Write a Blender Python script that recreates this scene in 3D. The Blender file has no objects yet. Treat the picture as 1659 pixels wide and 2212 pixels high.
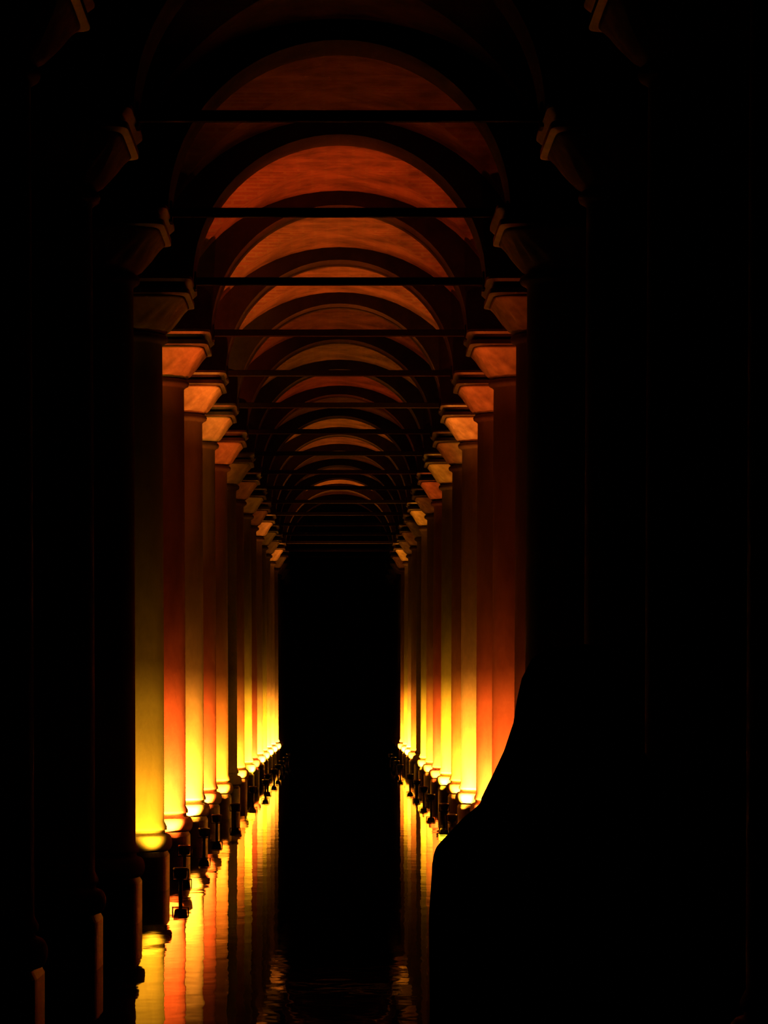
import bpy, bmesh, math, random
from mathutils import Vector, Matrix
random.seed(7)
sc = bpy.context.scene
COL = sc.collection

# ------------------------------------------------------------------ camera
EYE = 2.17                      # eye height above the water (water is z = 0)
F_PX = 6500.0                   # focal length in pixels of the 1659 wide frame
cam_d = bpy.data.cameras.new('camera')
cam = bpy.data.objects.new('camera', cam_d)
COL.objects.link(cam)
cam.location = (0, 0, EYE)
cam.rotation_euler = (math.radians(90), 0, 0)
cam_d.sensor_fit = 'HORIZONTAL'
cam_d.sensor_width = 36.0
cam_d.lens = F_PX * 36.0 / 1659.0
cam_d.shift_x = (829.5 - 733.0) / 1659.0
cam_d.shift_y = (1500.0 - 1106.0) / 1659.0
cam_d.clip_start = 0.05
cam_d.clip_end = 400
sc.camera = cam

# ------------------------------------------------------------------ world, exposure
w = bpy.data.worlds.new('darkness')
sc.world = w
w.use_nodes = True
w.node_tree.nodes['Background'].inputs[0].default_value = (0, 0, 0, 1)
w.node_tree.nodes['Background'].inputs[1].default_value = 0.0
vs = sc.view_settings
vs.view_transform = 'Standard'
vs.look = 'None'
vs.gamma = 1.0
vs.use_curve_mapping = False
vs.exposure = 0.0
WASH_W, BEAM_W = 1600.0, 2450.0   # watts of a floodlight's wash onto the shaft and of its upward beam

# ------------------------------------------------------------------ layout (metres)
STEP = 4.8                      # column spacing along and across
HALF = 2.4                      # aisle axis to column axis
def ydep(n): return STEP * (n + 4)
Z_BASE = EYE - 1.745            # foot of the lit base ring
Z_CAP = EYE + 4.01              # underside of capital
Z_SPR = EYE + 4.57              # springing of the arches, height of the tie rods
R_ARCH = 1.62
N_FIRST, N_LAST = -1, 20
Y0, Y1 = ydep(-2), ydep(21)

# ------------------------------------------------------------------ helpers
def link(name, me, mat=None, parent=None):
    o = bpy.data.objects.new(name, me)
    COL.objects.link(o)
    if mat is not None and me is not None and not me.materials:
        me.materials.append(mat)
    if parent is not None:
        o.parent = parent
    return o
def mesh(name, bm, smooth=True):
    bmesh.ops.recalc_face_normals(bm, faces=bm.faces)
    me = bpy.data.meshes.new(name)
    bm.to_mesh(me)
    bm.free()
    if smooth:
        for p in me.polygons: p.use_smooth = True
    return me
def tag(o, label=None, cat=None, group=None, kind=None):
    if label: o['label'] = label
    if cat: o['category'] = cat
    if group: o['group'] = group
    if kind: o['kind'] = kind
    return o
def empty(name, loc, label, cat, group=None, rz=0.0):
    o = bpy.data.objects.new(name, None)
    COL.objects.link(o)
    o.location = loc
    o.rotation_euler.z = rz
    o.empty_display_size = 0.2
    return tag(o, label, cat, group)
def rings(bm, rows, cap=True):
    """rows: list of lists of points with equal length -> skinned tube"""
    vv = [[bm.verts.new(p) for p in r] for r in rows]
    k = len(vv[0])
    for a, b in zip(vv, vv[1:]):
        for i in range(k):
            bm.faces.new((a[i], a[(i+1) % k], b[(i+1) % k], b[i]))
    if cap:
        bm.faces.new(list(reversed(vv[0])))
        bm.faces.new(vv[-1])
def sring(z, rx, ry=None, e=2.0, k=40, cx=0.0, cy=0.0, lobes=0, amp=0.0):
    ry = rx if ry is None else ry
    pts = []
    for i in range(k):
        t = 2*math.pi*i/k
        c, s = math.cos(t), math.sin(t)
        m = 1 + amp*math.cos(lobes*t)
        pts.append((cx + m*rx*math.copysign(abs(c)**(2/e), c), cy + m*ry*math.copysign(abs(s)**(2/e), s), z))
    return pts
def lathe(profile, k=40):
    bm = bmesh.new()
    rings(bm, [sring(z, r, k=k) for r, z in profile])
    return bm
def box(bm, x0, x1, y0, y1, z0, z1):
    r = bmesh.ops.create_cube(bm, size=1.0)
    for v in r['verts']:
        v.co = Vector(((x0+x1)/2 + v.co.x*(x1-x0), (y0+y1)/2 + v.co.y*(y1-y0), (z0+z1)/2 + v.co.z*(z1-z0)))
    return r['verts']
def bevel_all(bm, w_, seg=2):
    bmesh.ops.bevel(bm, geom=list(bm.edges), offset=w_, segments=seg, profile=0.5, affect='EDGES')

# ------------------------------------------------------------------ materials
def new_mat(name, base=(0.4,0.4,0.4), rough=0.8, metallic=0.0):
    m = bpy.data.materials.new(name)
    m.use_nodes = True
    nt = m.node_tree
    b = nt.nodes['Principled BSDF']
    b.inputs['Base Color'].default_value = (*base, 1)
    b.inputs['Roughness'].default_value = rough
    b.inputs['Metallic'].default_value = metallic
    return m, nt, b
def noise(nt, vec, scale, detail=5, rough=0.6):
    n = nt.nodes.new('ShaderNodeTexNoise')
    n.inputs['Scale'].default_value = scale
    n.inputs['Detail'].default_value = detail
    n.inputs['Roughness'].default_value = rough
    if vec is not None: nt.links.new(vec, n.inputs['Vector'])
    return n
def ramp(nt, fac, stops):
    r = nt.nodes.new('ShaderNodeValToRGB')
    while len(r.color_ramp.elements) < len(stops): r.color_ramp.elements.new(0.5)
    for e, (p, c) in zip(r.color_ramp.elements, stops):
        e.position = p; e.color = (*c, 1)
    nt.links.new(fac, r.inputs['Fac'])
    return r
def math_node(nt, op, a, b=None):
    n = nt.nodes.new('ShaderNodeMath'); n.operation = op
    for i, v in enumerate((a, b)):
        if v is None: continue
        if isinstance(v, (int, float)): n.inputs[i].default_value = v
        else: nt.links.new(v, n.inputs[i])
    return n.outputs[0]
def bump(nt, b, height, strength, dist):
    bp = nt.nodes.new('ShaderNodeBump')
    bp.inputs['Strength'].default_value = strength
    bp.inputs['Distance'].default_value = dist
    nt.links.new(height, bp.inputs['Height'])
    nt.links.new(bp.outputs[0], b.inputs['Normal'])

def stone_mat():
    """marble, limed pale up to the old high-water line and darker above it, where the fading of the light is painted in"""
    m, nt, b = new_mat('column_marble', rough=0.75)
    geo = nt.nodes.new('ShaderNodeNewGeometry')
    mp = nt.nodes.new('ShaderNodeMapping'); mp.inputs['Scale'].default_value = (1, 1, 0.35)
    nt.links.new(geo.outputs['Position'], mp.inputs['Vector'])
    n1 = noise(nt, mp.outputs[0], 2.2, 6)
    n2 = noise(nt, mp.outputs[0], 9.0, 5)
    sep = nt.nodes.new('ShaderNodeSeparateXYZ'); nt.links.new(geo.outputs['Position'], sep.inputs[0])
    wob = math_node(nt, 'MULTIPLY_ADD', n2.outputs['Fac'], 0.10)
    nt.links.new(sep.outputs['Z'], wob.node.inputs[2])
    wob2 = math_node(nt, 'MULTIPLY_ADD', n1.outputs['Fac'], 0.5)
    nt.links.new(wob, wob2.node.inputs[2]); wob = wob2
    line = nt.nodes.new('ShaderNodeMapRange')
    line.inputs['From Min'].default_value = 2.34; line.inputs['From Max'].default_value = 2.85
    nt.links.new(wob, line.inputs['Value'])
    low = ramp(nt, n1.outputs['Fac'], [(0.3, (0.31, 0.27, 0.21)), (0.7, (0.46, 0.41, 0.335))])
    high = ramp(nt, n1.outputs['Fac'], [(0.3, (0.085, 0.064, 0.05)), (0.7, (0.165, 0.127, 0.10))])  # upper stone darkened to paint in the lamp light dying out up the shaft
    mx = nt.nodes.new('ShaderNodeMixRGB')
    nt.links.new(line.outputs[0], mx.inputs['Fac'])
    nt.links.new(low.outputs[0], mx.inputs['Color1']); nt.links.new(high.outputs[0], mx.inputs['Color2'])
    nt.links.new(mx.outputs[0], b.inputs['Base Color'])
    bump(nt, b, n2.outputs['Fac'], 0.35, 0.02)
    return m
def brick_mat(name, c1, c2, mortar, scale=1.0):
    m, nt, b = new_mat(name, rough=0.9)
    tc = nt.nodes.new('ShaderNodeTexCoord')
    br = nt.nodes.new('ShaderNodeTexBrick')
    br.inputs['Scale'].default_value = scale
    br.inputs['Brick Width'].default_value = 0.33; br.inputs['Row Height'].default_value = 0.085
    br.inputs['Mortar Size'].default_value = 0.018
    br.inputs['Color1'].default_value = (*c1, 1); br.inputs['Color2'].default_value = (*c2, 1)
    br.inputs['Mortar'].default_value = (*mortar, 1)
    nt.links.new(tc.outputs['Object'], br.inputs['Vector'])
    n1 = noise(nt, tc.outputs['Object'], 1.7, 6)
    r = ramp(nt, n1.outputs['Fac'], [(0.34, (0.30, 0.27, 0.25)), (0.62, (1, 1, 1))])
    mx = nt.nodes.new('ShaderNodeMixRGB'); mx.blend_type = 'MULTIPLY'; mx.inputs['Fac'].default_value = 1
    nt.links.new(br.outputs['Color'], mx.inputs['Color1']); nt.links.new(r.outputs[0], mx.inputs['Color2'])
    nt.links.new(mx.outputs[0], b.inputs['Base Color'])
    bump(nt, b, br.outputs['Fac'], 0.4, -0.02)
    return m
def water_mat():
    m, nt, b = new_mat('still_dark_water', (0.004, 0.005, 0.005), 0.02)
    b.inputs['IOR'].default_value = 1.33
    geo = nt.nodes.new('ShaderNodeNewGeometry')
    mp = nt.nodes.new('ShaderNodeMapping'); mp.inputs['Scale'].default_value = (1.6, 0.9, 1)
    nt.links.new(geo.outputs['Position'], mp.inputs['Vector'])
    n1 = noise(nt, mp.outputs[0], 1.6, 2, 0.5)
    bump(nt, b, n1.outputs['Fac'], 1.0, 0.0019)
    return m
def simple_noise_mat(name, a, c, rough=0.8, scale=12.0, metallic=0.0, bstr=0.2):
    m, nt, b = new_mat(name, a, rough, metallic)
    tc = nt.nodes.new('ShaderNodeTexCoord')
    n1 = noise(nt, tc.outputs['Object'], scale, 4)
    r = ramp(nt, n1.outputs['Fac'], [(0.35, a), (0.65, c)])
    nt.links.new(r.outputs[0], b.inputs['Base Color'])
    bump(nt, b, n1.outputs['Fac'], bstr, 0.01)
    return m
M_STONE = stone_mat()
M_PLINTH = simple_noise_mat('wet_plinth_stone', (0.05, 0.045, 0.035), (0.10, 0.085, 0.065), 0.5, 5)
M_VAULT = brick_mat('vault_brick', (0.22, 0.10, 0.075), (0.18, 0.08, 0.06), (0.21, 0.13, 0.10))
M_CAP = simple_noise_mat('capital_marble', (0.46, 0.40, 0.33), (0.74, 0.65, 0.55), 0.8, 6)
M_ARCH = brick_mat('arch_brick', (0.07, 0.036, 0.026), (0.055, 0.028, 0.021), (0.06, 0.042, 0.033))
M_WALL = brick_mat('wall_brick', (0.20, 0.13, 0.10), (0.15, 0.10, 0.08), (0.18, 0.15, 0.12))
M_IRON = simple_noise_mat('rusted_iron', (0.010, 0.008, 0.007), (0.018, 0.012, 0.009), 0.9, 20)
M_BED = simple_noise_mat('silt_bed', (0.05, 0.045, 0.035), (0.08, 0.07, 0.055), 0.9, 2)
M_DECK = simple_noise_mat('deck_boards', (0.05, 0.035, 0.022), (0.08, 0.055, 0.035), 0.8, 8)
M_HOUSING = simple_noise_mat('floodlight_housing', (0.02, 0.02, 0.022), (0.03, 0.03, 0.03), 0.5, 30)
M_WATER = water_mat()
def lens_mat(name, col):
    m, nt, b = new_mat(name, col, 0.2)
    b.inputs['Emission Color'].default_value = (*col, 1)
    b.inputs['Emission Strength'].default_value = 3.0
    return m

# ------------------------------------------------------------------ setting
def slab(name, x0, x1, y0, y1, z0, z1, mat):
    bm = bmesh.new(); box(bm, x0, x1, y0, y1, z0, z1)
    return tag(link(name, mesh(name, bm, False), mat), kind='structure')
WX = 7.2
slab('floor', -WX-.4, WX+.4, -6, Y1+.8, -1.0, -0.7, M_BED)
bm = bmesh.new()
vs4 = [bm.verts.new(p) for p in ((-WX, -6, 0), (WX, -6, 0), (WX, Y1, 0), (-WX, Y1, 0))]
bm.faces.new(vs4)
wat = tag(link('water', mesh('water', bm, False), M_WATER), 'still black water between the two column rows mirroring their lit feet', 'water', kind='structure')
slab('wall_back', -WX-.4, WX+.4, Y1, Y1+.6, -1.0, Z_SPR+3, M_WALL)
slab('wall_left', -WX-.4, -WX, -6, Y1, -1.0, Z_SPR+3, M_WALL)
slab('wall_right', WX, WX+.4, -6, Y1, -1.0, Z_SPR+3, M_WALL)

# ceiling: groin vault bays, one per bay and aisle
def vault_mesh():
    bm = bmesh.new()
    H, RZ, K = 2.08, 1.80, 28
    g = [H*math.sin(math.pi/2*(2*i/K-1)) for i in range(K+1)]
    def zz(x, y):
        return RZ*max(math.sqrt(max(0, 1-(x/H)**2)), math.sqrt(max(0, 1-(y/H)**2)))
    V = [[bm.verts.new((x, y, zz(x, y))) for x in g] for y in g]
    for j in range(K):
        for i in range(K):
            a, b_, c, d = V[j][i], V[j][i+1], V[j+1][i+1], V[j+1][i]
            if (i < K/2) == (j < K/2):
                bm.faces.new((a, b_, c)); bm.faces.new((a, c, d))
            else:
                bm.faces.new((a, b_, d)); bm.faces.new((b_, c, d))
    bmesh.ops.recalc_face_normals(bm, faces=bm.faces)
    top = bmesh.ops.extrude_face_region(bm, geom=list(bm.faces))
    for v in [e for e in top['geom'] if isinstance(e, bmesh.types.BMVert)]:
        v.co.z = 2.35
    return mesh('vault_bay', bm, False)
vm = vault_mesh(); vm.materials.append(M_VAULT)
ceil = bpy.data.objects.new('ceiling', None); COL.objects.link(ceil)
ceil.location = (0, Y0, Z_SPR); tag(ceil, kind='structure')
for n in range(-2, 21):
    for ax in (0, -1, 1):
        o = link('vault_bay', vm, None, ceil)
        o.location = (ax*STEP, ydep(n)+STEP/2-Y0, 0)

# arch rings
def arch_mesh(r0=R_ARCH, r1=2.12, half=0.35, k=36):
    bm = bmesh.new()
    rows = []
    for i in range(k+1):
        t = math.pi*i/k
        c, s = math.cos(t), math.sin(t)
        rows.append([(r0*c, -half, r0*s), (r1*c, -half, r1*s), (r1*c, half, r1*s), (r0*c, half, r0*s)])
    rings(bm, rows)
    return mesh('arch_ring', bm, False)
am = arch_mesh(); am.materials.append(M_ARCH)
ORD = ['zeroth', 'first', 'second', 'third', 'fourth', 'fifth', 'sixth', 'seventh', 'eighth', 'ninth', 'tenth', 'eleventh',
       'twelfth', 'thirteenth', 'fourteenth', 'fifteenth', 'sixteenth', 'seventeenth', 'eighteenth', 'nineteenth', 'twentieth', 'twenty-first', 'twenty-second']
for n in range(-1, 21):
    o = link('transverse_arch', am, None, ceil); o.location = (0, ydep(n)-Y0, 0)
    if n >= 2: o['label'] = 'dark brick arch above the %s tie rod from the top' % ORD[n]
# arches along the rows and the masonry over each column belong to the ceiling
pm_b = bmesh.new(); box(pm_b, -.36, .36, -.36, .36, 0, 2.34)
pm = mesh('haunch', pm_b, False); pm.materials.append(M_ARCH)
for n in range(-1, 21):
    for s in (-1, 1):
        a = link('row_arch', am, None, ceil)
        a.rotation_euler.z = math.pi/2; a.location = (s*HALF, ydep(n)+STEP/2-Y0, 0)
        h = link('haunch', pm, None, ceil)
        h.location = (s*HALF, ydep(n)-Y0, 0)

# tie rods
def rod_mesh():
    bm = bmesh.new(); box(bm, -1.64, 1.64, -.043, .043, -.043, .043); bevel_all(bm, .008, 1)
    return mesh('tie_rod', bm, False)
rodm = rod_mesh(); rodm.materials.append(M_IRON)
anm_b = bmesh.new(); box(anm_b, -.015, .015, -.10, .10, -.10, .10); bevel_all(anm_b, .005, 1)
anm = mesh('anchor_plate', anm_b, False); anm.materials.append(M_IRON)
for n in range(1, 19):
    if n == 1: lab = 'topmost iron tie rod, thick and black across the faint vault'
    else: lab = 'black iron tie rod, %s from the top of the ladder of rods' % ORD[n]
    t = empty('tie_rod', (0, ydep(n), Z_SPR+.04), lab, 'tie rod', 'iron tie rods across the aisle')
    link('bar', rodm, None, t)
    for s in (-1, 1):
        p = link('anchor_plate', anm, None, t); p.location.x = s*1.61

# ------------------------------------------------------------------ columns
R = 0.45
def shaft_mesh():
    prof = [(R+.03, Z_BASE+.235), (R+.03, Z_BASE+.27), (R, Z_BASE+.33)]
    zt = Z_CAP-.10
    for i in range(1, 15):
        t = i/14; prof.append((R - .022*t**1.5, Z_BASE+.33+(zt-.02-Z_BASE-.33)*t))
    prof += [(R+.0, zt), (R+.035, zt+.02), (R+.045, zt+.05), (R+.035, zt+.08), (R+.005, zt+.10)]
    return mesh('shaft', lathe(prof, 48))
def base_mesh():
    prof = [(R+.02, Z_BASE-.0)]
    for i in range(9):
        t = -math.pi/2 + math.pi*i/8
        prof.append((R+.035+.055*math.cos(t), Z_BASE+.095+.095*math.sin(t)))
    prof += [(R+.01, Z_BASE+.20), (R+.01, Z_BASE+.24)]
    return mesh('base_ring', lathe(prof, 48))
def plinth_mesh():
    bm = bmesh.new()
    rings(bm, [sring(z, r, e=5, k=40) for r, z in ((.50, -.72), (.50, Z_BASE-.05), (.47, Z_BASE+.002))])
    return mesh('plinth', bm, False)
def capital_mesh():
    bm = bmesh.new()
    rows = []
    for i in range(13):
        t = i/12
        r = .455 + .045*min(1, t*6) + .21*t**1.35
        e = 2.0 + 6.0*t**1.6
        amp = .035*math.sin(math.pi*min(1, t*1.25))
        rows.append(sring(Z_CAP+.36*t, r, e=e, k=64, lobes=16, amp=amp))
    rings(bm, rows)
    return mesh('capital', bm)
def impost_mesh():
    bm = bmesh.new()
    z0 = Z_CAP+.36
    rings(bm, [sring(z, r, e=14, k=48) for r, z in ((.69, z0), (.76, z0+.02), (.76, z0+.07), (.70, z0+.08), (.79, z0+.17), (.79, Z_SPR))])
    return mesh('impost_block', bm, False)
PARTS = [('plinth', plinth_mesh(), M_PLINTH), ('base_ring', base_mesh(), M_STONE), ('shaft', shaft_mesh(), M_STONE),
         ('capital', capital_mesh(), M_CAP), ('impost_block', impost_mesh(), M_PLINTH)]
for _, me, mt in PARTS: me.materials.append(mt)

AMB, YEL, RED, ORG = (1, .30, .020), (1, .40, .012), (1, .105, .009), (1, .19, .010)
# lamp colour, strength and lamp bearing (degrees from facing the viewer toward the aisle); no entry = unlit
# spec: colour, flood strength, bearing, distance from the column's axis, strength of the upward beam
LEFT = {3: (YEL, .19, 40, 1.05, .03), 4: (RED, 1.0, 33, .87, 1.1), 5: (AMB, 1.1, 34, .87, 1.15), 6: (RED, .9, 34, .87, .65), 7: (ORG, .7, 43, .87, .2),
        9: (ORG, .7, 47, .87, .08), 10: (YEL, 1.2, 61, .87, .08), 11: (RED, .5, 55, .87, .08), 12: (AMB, .9, 59, .87, .8), 13: (YEL, 1.1, 61, .87, .09), 14: (AMB, 1.3, 61, .87, .09),
        15: (AMB, 1.2, 63, .87, .9), 16: (AMB, .8, 63, .87, .09)}
RIGHT = {3: (RED, .14, 34, 1.0, .14), 4: (RED, .6, 41, .95, .6), 5: (RED, 1.0, 41, .87, .6), 6: (AMB, 1.4, 45, .87, 1.2), 7: (ORG, .9, 43, .87, .25), 8: (YEL, 1.4, 49, .87, .5), 9: (RED, .8, 49, .87, .5),
         10: (ORG, .8, 51, .87, .08), 11: (YEL, .9, 55, .87, .8), 13: (ORG, .6, 59, .87, .08), 14: (AMB, 1.6, 61, .87, .09), 15: (YEL, 1.4, 61, .87, .9),
         16: (ORG, .9, 63, .87, .09)}
LOOK = {YEL: 'yellow-lit', AMB: 'amber-lit', RED: 'red-orange', ORG: 'orange-lit'}
XJ = {('right', 2): -.14}
lens_cache = {}

def housing_mesh():
    bm = bmesh.new()
    rings(bm, [sring(z, r, k=20) for r, z in ((.04, -.11), (.065, -.09), (.078, -.02), (.078, .012), (.068, .012), (.066, -.015))])
    return mesh('housing', bm)
def lens_mesh():
    return mesh('lens', lathe([(.065, -.014), (.065, -.008), (.04, -.003), (.01, -.001)], 20))
def stem_mesh(z):
    bm = bmesh.new(); rings(bm, [sring(zz, .022, k=10) for zz in (-z-.70, -.11)]); return mesh('stem', bm)
def yoke_mesh():
    bm = bmesh.new(); box(bm, -.092, -.079, -.015, .015, -.12, .0); box(bm, .079, .092, -.015, .015, -.12, .0); box(bm, -.092, .092, -.015, .015, -.13, -.115)
    return mesh('yoke', bm, False)
Z_LAMP = .27
HM, SM, YM = housing_mesh(), stem_mesh(Z_LAMP), yoke_mesh()
for me in (HM, SM, YM): me.materials.append(M_HOUSING)

def floodlight(side, n, cx, cy, spec, word):
    colr, k, ang, rad, beam = spec
    a = math.radians(ang)
    inward = 1 if side == 'left' else -1
    px, py = cx + inward*rad*math.sin(a), cy - rad*math.cos(a)
    t = empty('floodlight', (px, py, Z_LAMP), 'small upturned floodlight at the foot of the %s lit column in the %s row' % (word, side),
              'floodlight', 'floodlights at the column feet')
    link('housing', HM, None, t); link('stem', SM, None, t); link('yoke', YM, None, t)
    if colr not in lens_cache:
        lm = lens_mesh(); lm.materials.append(lens_mat('lit_lens', colr)); lens_cache[colr] = lm
    link('lens', lens_cache[colr], None, t)
    beam_col = tuple(.5*a_+.5*b_ for a_, b_ in zip(colr, RED))
    def spot(name, watts, aim, size, blend, lc, narrow=1.0):
        ld = bpy.data.lights.new(name, 'SPOT')
        ld.energy = watts; ld.color = lc
        ld.spot_size = math.radians(size); ld.spot_blend = blend; ld.shadow_soft_size = .05
        lo = bpy.data.objects.new(name, ld); COL.objects.link(lo); lo.parent = t
        lo.location = (0, 0, .03); lo.scale = (narrow, 1, 1)     # the reflector throws an upright oval
        lo.rotation_euler = (-aim).to_track_quat('Z', 'Y').to_euler()
    to_col = Vector((cx-px, cy-py, 0)).normalized()
    spot('wash_light', WASH_W*k, to_col*math.tan(math.radians(39)) + Vector((0, 0, 1)), 70, .55, colr, .74)   # onto the lower shaft
    spot('beam_light', BEAM_W*beam, to_col*-.21 + Vector((0, 0, 1)), 41, 1.0, beam_col)                       # up to capital and vault

for side, s, table in (('left', -1, LEFT), ('right', 1, RIGHT)):
    lit = 0
    for n in range(N_FIRST if s > 0 else 0, N_LAST+1):
        cx = s*HALF + XJ.get((side, n), 0.0) + (0 if n < 3 else random.uniform(-.015, .015)); cy = ydep(n)
        if n in table:
            lit += 1
            lab = '%s stone column, %s glowing one from the front in the %s row' % (LOOK[table[n][0]], ORD[lit], side)
        elif n < 3:
            k = 3-n
            lab = 'unlit black column, %s before the first glowing column of the %s row' % ({1: 'directly', 2: 'two places', 3: 'three places', 4: 'four places'}[k], side)
        elif n in (8, 12):
            lab = 'unlit column leaving a black gap among the glowing columns of the %s row' % side
        else:
            lab = 'unlit far column, %s beyond the last glowing one of the %s row' % (ORD[n-max(table)], side)
        e = empty('column', (cx, cy, 0), lab, 'column', 'columns of the %s row' % side, rz=0)
        sc_ = 1.08 if (side, n) == ('right', 2) else 1.0
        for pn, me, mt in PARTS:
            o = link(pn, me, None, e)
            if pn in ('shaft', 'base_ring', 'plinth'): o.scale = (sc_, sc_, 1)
        if n in table:
            floodlight(side, n, cx, cy, table[n], ORD[lit])

# ------------------------------------------------------------------ walkway under the viewer and the person
Z_DECK = .55
wk = bpy.data.objects.new('floor_walkway', None); COL.objects.link(wk); wk.location = (0.2, 2.2, Z_DECK); tag(wk, kind='structure')
bm = bmesh.new(); box(bm, -1.0, 1.0, -.066, .066, -.04, 0); bevel_all(bm, .005, 1)
plk = mesh('plank', bm, False); plk.materials.append(M_DECK)
for i in range(44):
    o = link('plank', plk, None, wk); o.location = (0, -3.1+i*.144, 0)
bm = bmesh.new(); box(bm, -.05, .05, -3.2, 3.2, -.20, -.04)
bmm = mesh('beam', bm, False); bmm.materials.append(M_DECK)
bm = bmesh.new(); box(bm, -.06, .06, -.06, .06, -Z_DECK-.70, -.20)
pst = mesh('pile', bm, False); pst.materials.append(M_DECK)
for x in (-.8, .8):
    o = link('beam', bmm, None, wk); o.location.x = x
    for y in (-2.8, 0, 2.8):
        o = link('pile', pst, None, wk); o.location = (x, y, 0)

M_SKIN = simple_noise_mat('skin', (0.30, 0.19, 0.14), (0.34, 0.22, 0.16), 0.6, 25, 0, .05)
M_HAIR = simple_noise_mat('dark_hair', (0.012, 0.009, 0.007), (0.022, 0.016, 0.012), 0.55, 60)
M_JACKET = simple_noise_mat('dark_jacket', (0.016, 0.016, 0.018), (0.024, 0.024, 0.026), 0.9, 40)
M_TROUS = simple_noise_mat('dark_trousers', (0.016, 0.018, 0.024), (0.022, 0.024, 0.032), 0.9, 40)
M_SHOE = simple_noise_mat('shoe_leather', (0.015, 0.012, 0.010), (0.022, 0.018, 0.015), 0.5, 30)
M_EYE, _, _ = new_mat('eye_white', (0.6, 0.58, 0.55), 0.3)

def limb(bm, pts, k=16):
    """tube through (point, rx, ry) stations; rings perpendicular to the path"""
    rows = []
    P = [Vector(p[0]) for p in pts]
    for i, (p, rx, ry) in enumerate(pts):
        d = (P[min(i+1, len(P)-1)] - P[max(i-1, 0)]).normalized()
        u = Vector((1, 0, 0)) - d*d.x
        if u.length < .2: u = Vector((0, 1, 0)) - d*d.y
        u.normalize(); v = d.cross(u)
        rows.append([tuple(P[i] + u*rx*math.cos(2*math.pi*j/k) + v*ry*math.sin(2*math.pi*j/k)) for j in range(k)])
    rings(bm, rows)
def ball(bm, c, rx, ry, rz, u=16, v=12):
    r = bmesh.ops.create_uvsphere(bm, u_segments=u, v_segments=v, radius=1)
    for q in r['verts']: q.co = Vector((c[0]+q.co.x*rx, c[1]+q.co.y*ry, c[2]+q.co.z*rz))
def fuse(o, vox, it=6):
    m = o.modifiers.new('fuse', 'REMESH'); m.mode = 'VOXEL'; m.voxel_size = vox; m.use_smooth_shade = True
    s_ = o.modifiers.new('smooth', 'SMOOTH'); s_.factor = .5; s_.iterations = it

PX, PY = .373, 4.8
ph = empty('person', (PX, PY, Z_DECK), 'person with shoulder-length hair and dark jacket seen from behind, black silhouette at right', 'person')
# local z: head top 1.70, shoulder 1.37; faces +y (into the hall)
def torso(bm, g):
    st = [(.78, .155, .11), (.86, .165, .115), (.98, .145, .10), (1.10, .15, .105), (1.22, .168, .115), (1.31, .178, .112),
          (1.37, .165, .095), (1.405, .125, .075), (1.435, .08, .062), (1.46, .058, .056)]
    rings(bm, [sring(z, x+g, y+g, e=2.3, k=28) for z, x, y in st])
def arms(bm, g, hand=False):
    for s in (-1, 1):
        limb(bm, [((s*.125, 0, 1.385), .05+g, .05+g), ((s*.162, 0, 1.350), .052+g, .052+g), ((s*.172, 0, 1.26), .046+g, .05+g), ((s*.176, .0, 1.12), .040+g, .043+g),
                  ((s*.180, .01, 1.05), .037+g, .040+g), ((s*.186, .035, .95), .033+g, .037+g), ((s*.190, .06, .83), .025+g, .028+g)] )
def legs(bm, g):
    for s in (-1, 1):
        limb(bm, [((s*.085, 0, .86), .085+g, .095+g), ((s*.088, 0, .74), .083+g, .09+g), ((s*.09, .005, .60), .068+g, .075+g), ((s*.092, .005, .47), .055+g, .06+g),
                  ((s*.095, -.012, .34), .052+g, .058+g), ((s*.098, -.012, .20), .042+g, .046+g), ((s*.10, -.01, .08), .036+g, .042+g)])
bm = bmesh.new()
torso(bm, 0); arms(bm, 0); legs(bm, 0)
limb(bm, [((0, -.005, 1.40), .056, .058), ((0, .0, 1.50), .052, .055), ((0, .01, 1.54), .05, .055)])
ball(bm, (0, .01, 1.60), .072, .092, .098)
ball(bm, (0, .045, 1.535), .052, .055, .055)
limb(bm, [((0, .092, 1.605), .009, .01), ((0, .105, 1.58), .012, .013), ((0, .104, 1.567), .016, .012)], 10)
ball(bm, (0, .094, 1.543), .024, .010, .007)
for s in (-1, 1):
    ball(bm, (s*.074, .0, 1.59), .009, .018, .030, 10, 8)
    # hand: palm, four unequal bent fingers, thumb from the palm's side
    hx, hy, hz = s*.191, .072, .785
    limb(bm, [((s*.190, .06, .84), .023, .027), ((hx, hy, hz), .017, .040), ((hx, hy+.012, hz-.045), .014, .041)], 14)
    for j, L in enumerate((.070, .078, .073, .058)):
        fy = hy + .046 - j*.0225; z0 = hz-.045
        limb(bm, [((hx, fy, z0+.015), .009, .009), ((hx, fy+.004, z0-L*.40), .0085, .0085), ((hx-s*.012, fy+.008, z0-L*.75), .008, .008), ((hx-s*.026, fy+.010, z0-L*.98), .0065, .0065)], 8)
    limb(bm, [((hx-s*.004, hy+.034, hz+.012), .011, .011), ((hx-s*.012, hy+.060, hz-.018), .010, .010), ((hx-s*.018, hy+.068, hz-.048), .0085, .0085)], 8)
    # foot
    limb(bm, [((s*.10, -.03, .06), .034, .045), ((s*.102, .05, .04), .034, .028), ((s*.108, .14, .03), .034, .018)], 12)
body = link('body', mesh('body', bm), M_SKIN, ph); fuse(body, .006, 4)
bm = bmesh.new(); torso(bm, .016); arms(bm, .014)
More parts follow.
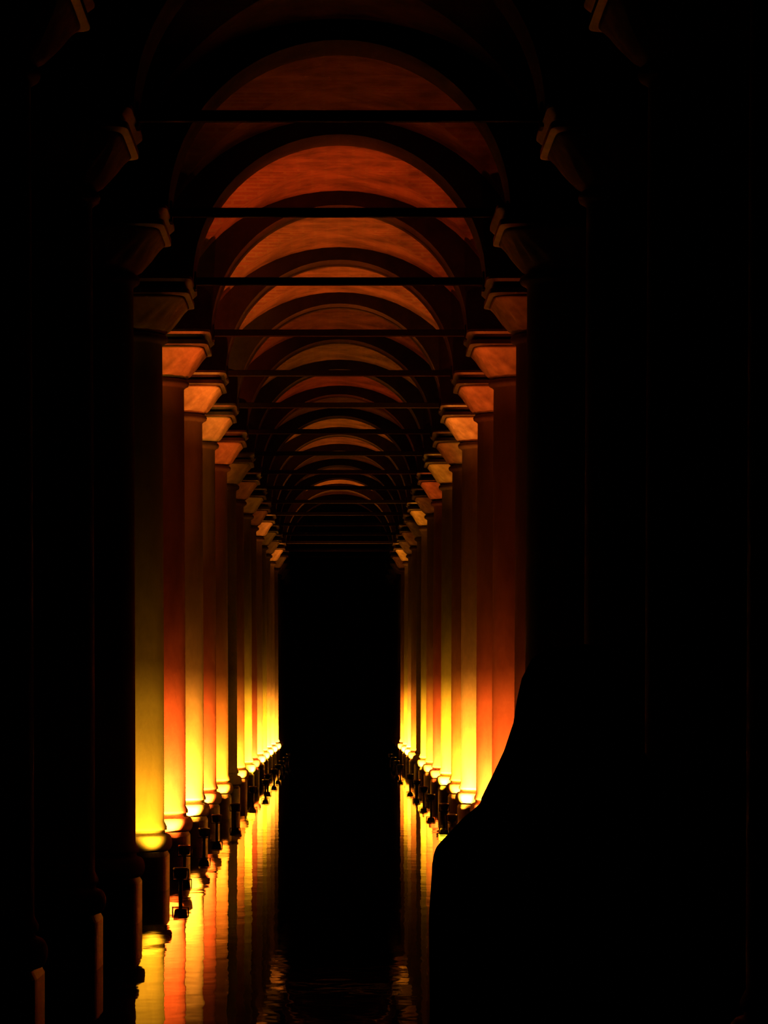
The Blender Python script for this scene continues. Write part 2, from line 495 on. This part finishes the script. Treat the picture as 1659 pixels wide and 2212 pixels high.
limb(bm, [((0, -.004, 1.41), .085, .08), ((0, -.002, 1.455), .076, .074), ((0, 0, 1.485), .07, .07)])
for s in (-1, 1):
    limb(bm, [((s*.03, -.01, 1.47), .05, .05), ((s*.10, -.005, 1.435), .045, .05), ((s*.155, 0, 1.385), .040, .048), ((s*.18, 0, 1.34), .035, .045)])
jk = link('jacket', mesh('jacket', bm), M_JACKET, ph); fuse(jk, .009, 6)
bm = bmesh.new(); legs(bm, .017); rings(bm, [sring(z, x, y, e=2.2, k=24) for z, x, y in ((.76, .165, .118), (.86, .172, .122), (.97, .155, .11))])
tr = link('trousers', mesh('trousers', bm), M_TROUS, ph); fuse(tr, .009, 6)
for s in (-1, 1):
    bm = bmesh.new()
    limb(bm, [((s*.10, -.085, .045), .02, .03), ((s*.10, -.06, .05), .040, .048), ((s*.10, 0, .055), .042, .052), ((s*.103, .07, .042), .044, .040), ((s*.108, .15, .032), .040, .029), ((s*.110, .185, .026), .02, .018)], 16)
    ring_ = [v for v in bm.verts if v.co.z < .004]
    for v in bm.verts: v.co.z = max(v.co.z, 0.0)
    link('shoe', mesh('shoe', bm), M_SHOE, ph)
for s in (-1, 1):
    bm = bmesh.new(); ball(bm, (s*.030, .088, 1.603), .013, .010, .009, 12, 8)
    link('eye', mesh('eye', bm), M_EYE, ph)
# hair: cap over the skull falling to the shoulders behind and beside the face
bm = bmesh.new()
hz = [(1.700, .018, .02), (1.694, .045, .055), (1.675, .068, .085), (1.645, .083, .102), (1.61, .091, .106), (1.575, .096, .100), (1.53, .111, .096), (1.49, .129, .095), (1.455, .146, .096), (1.425, .152, .094)]
rows = []
for z, rx, ry in reversed(hz):
    pts = []
    for p in sring(z, rx, ry, e=2.1, k=40, cy=-.012):
        x, y, z_ = p
        if z < 1.655 and y > .02: y = .02 + (y-.02)*.12      # open in front of the face
        wv = 1 + .012*math.sin(40*math.atan2(y+.012, x))
        pts.append((x*wv, y*wv, z_))
    rows.append(pts)
rings(bm, rows)
link('hair', mesh('hair', bm), M_HAIR, ph)
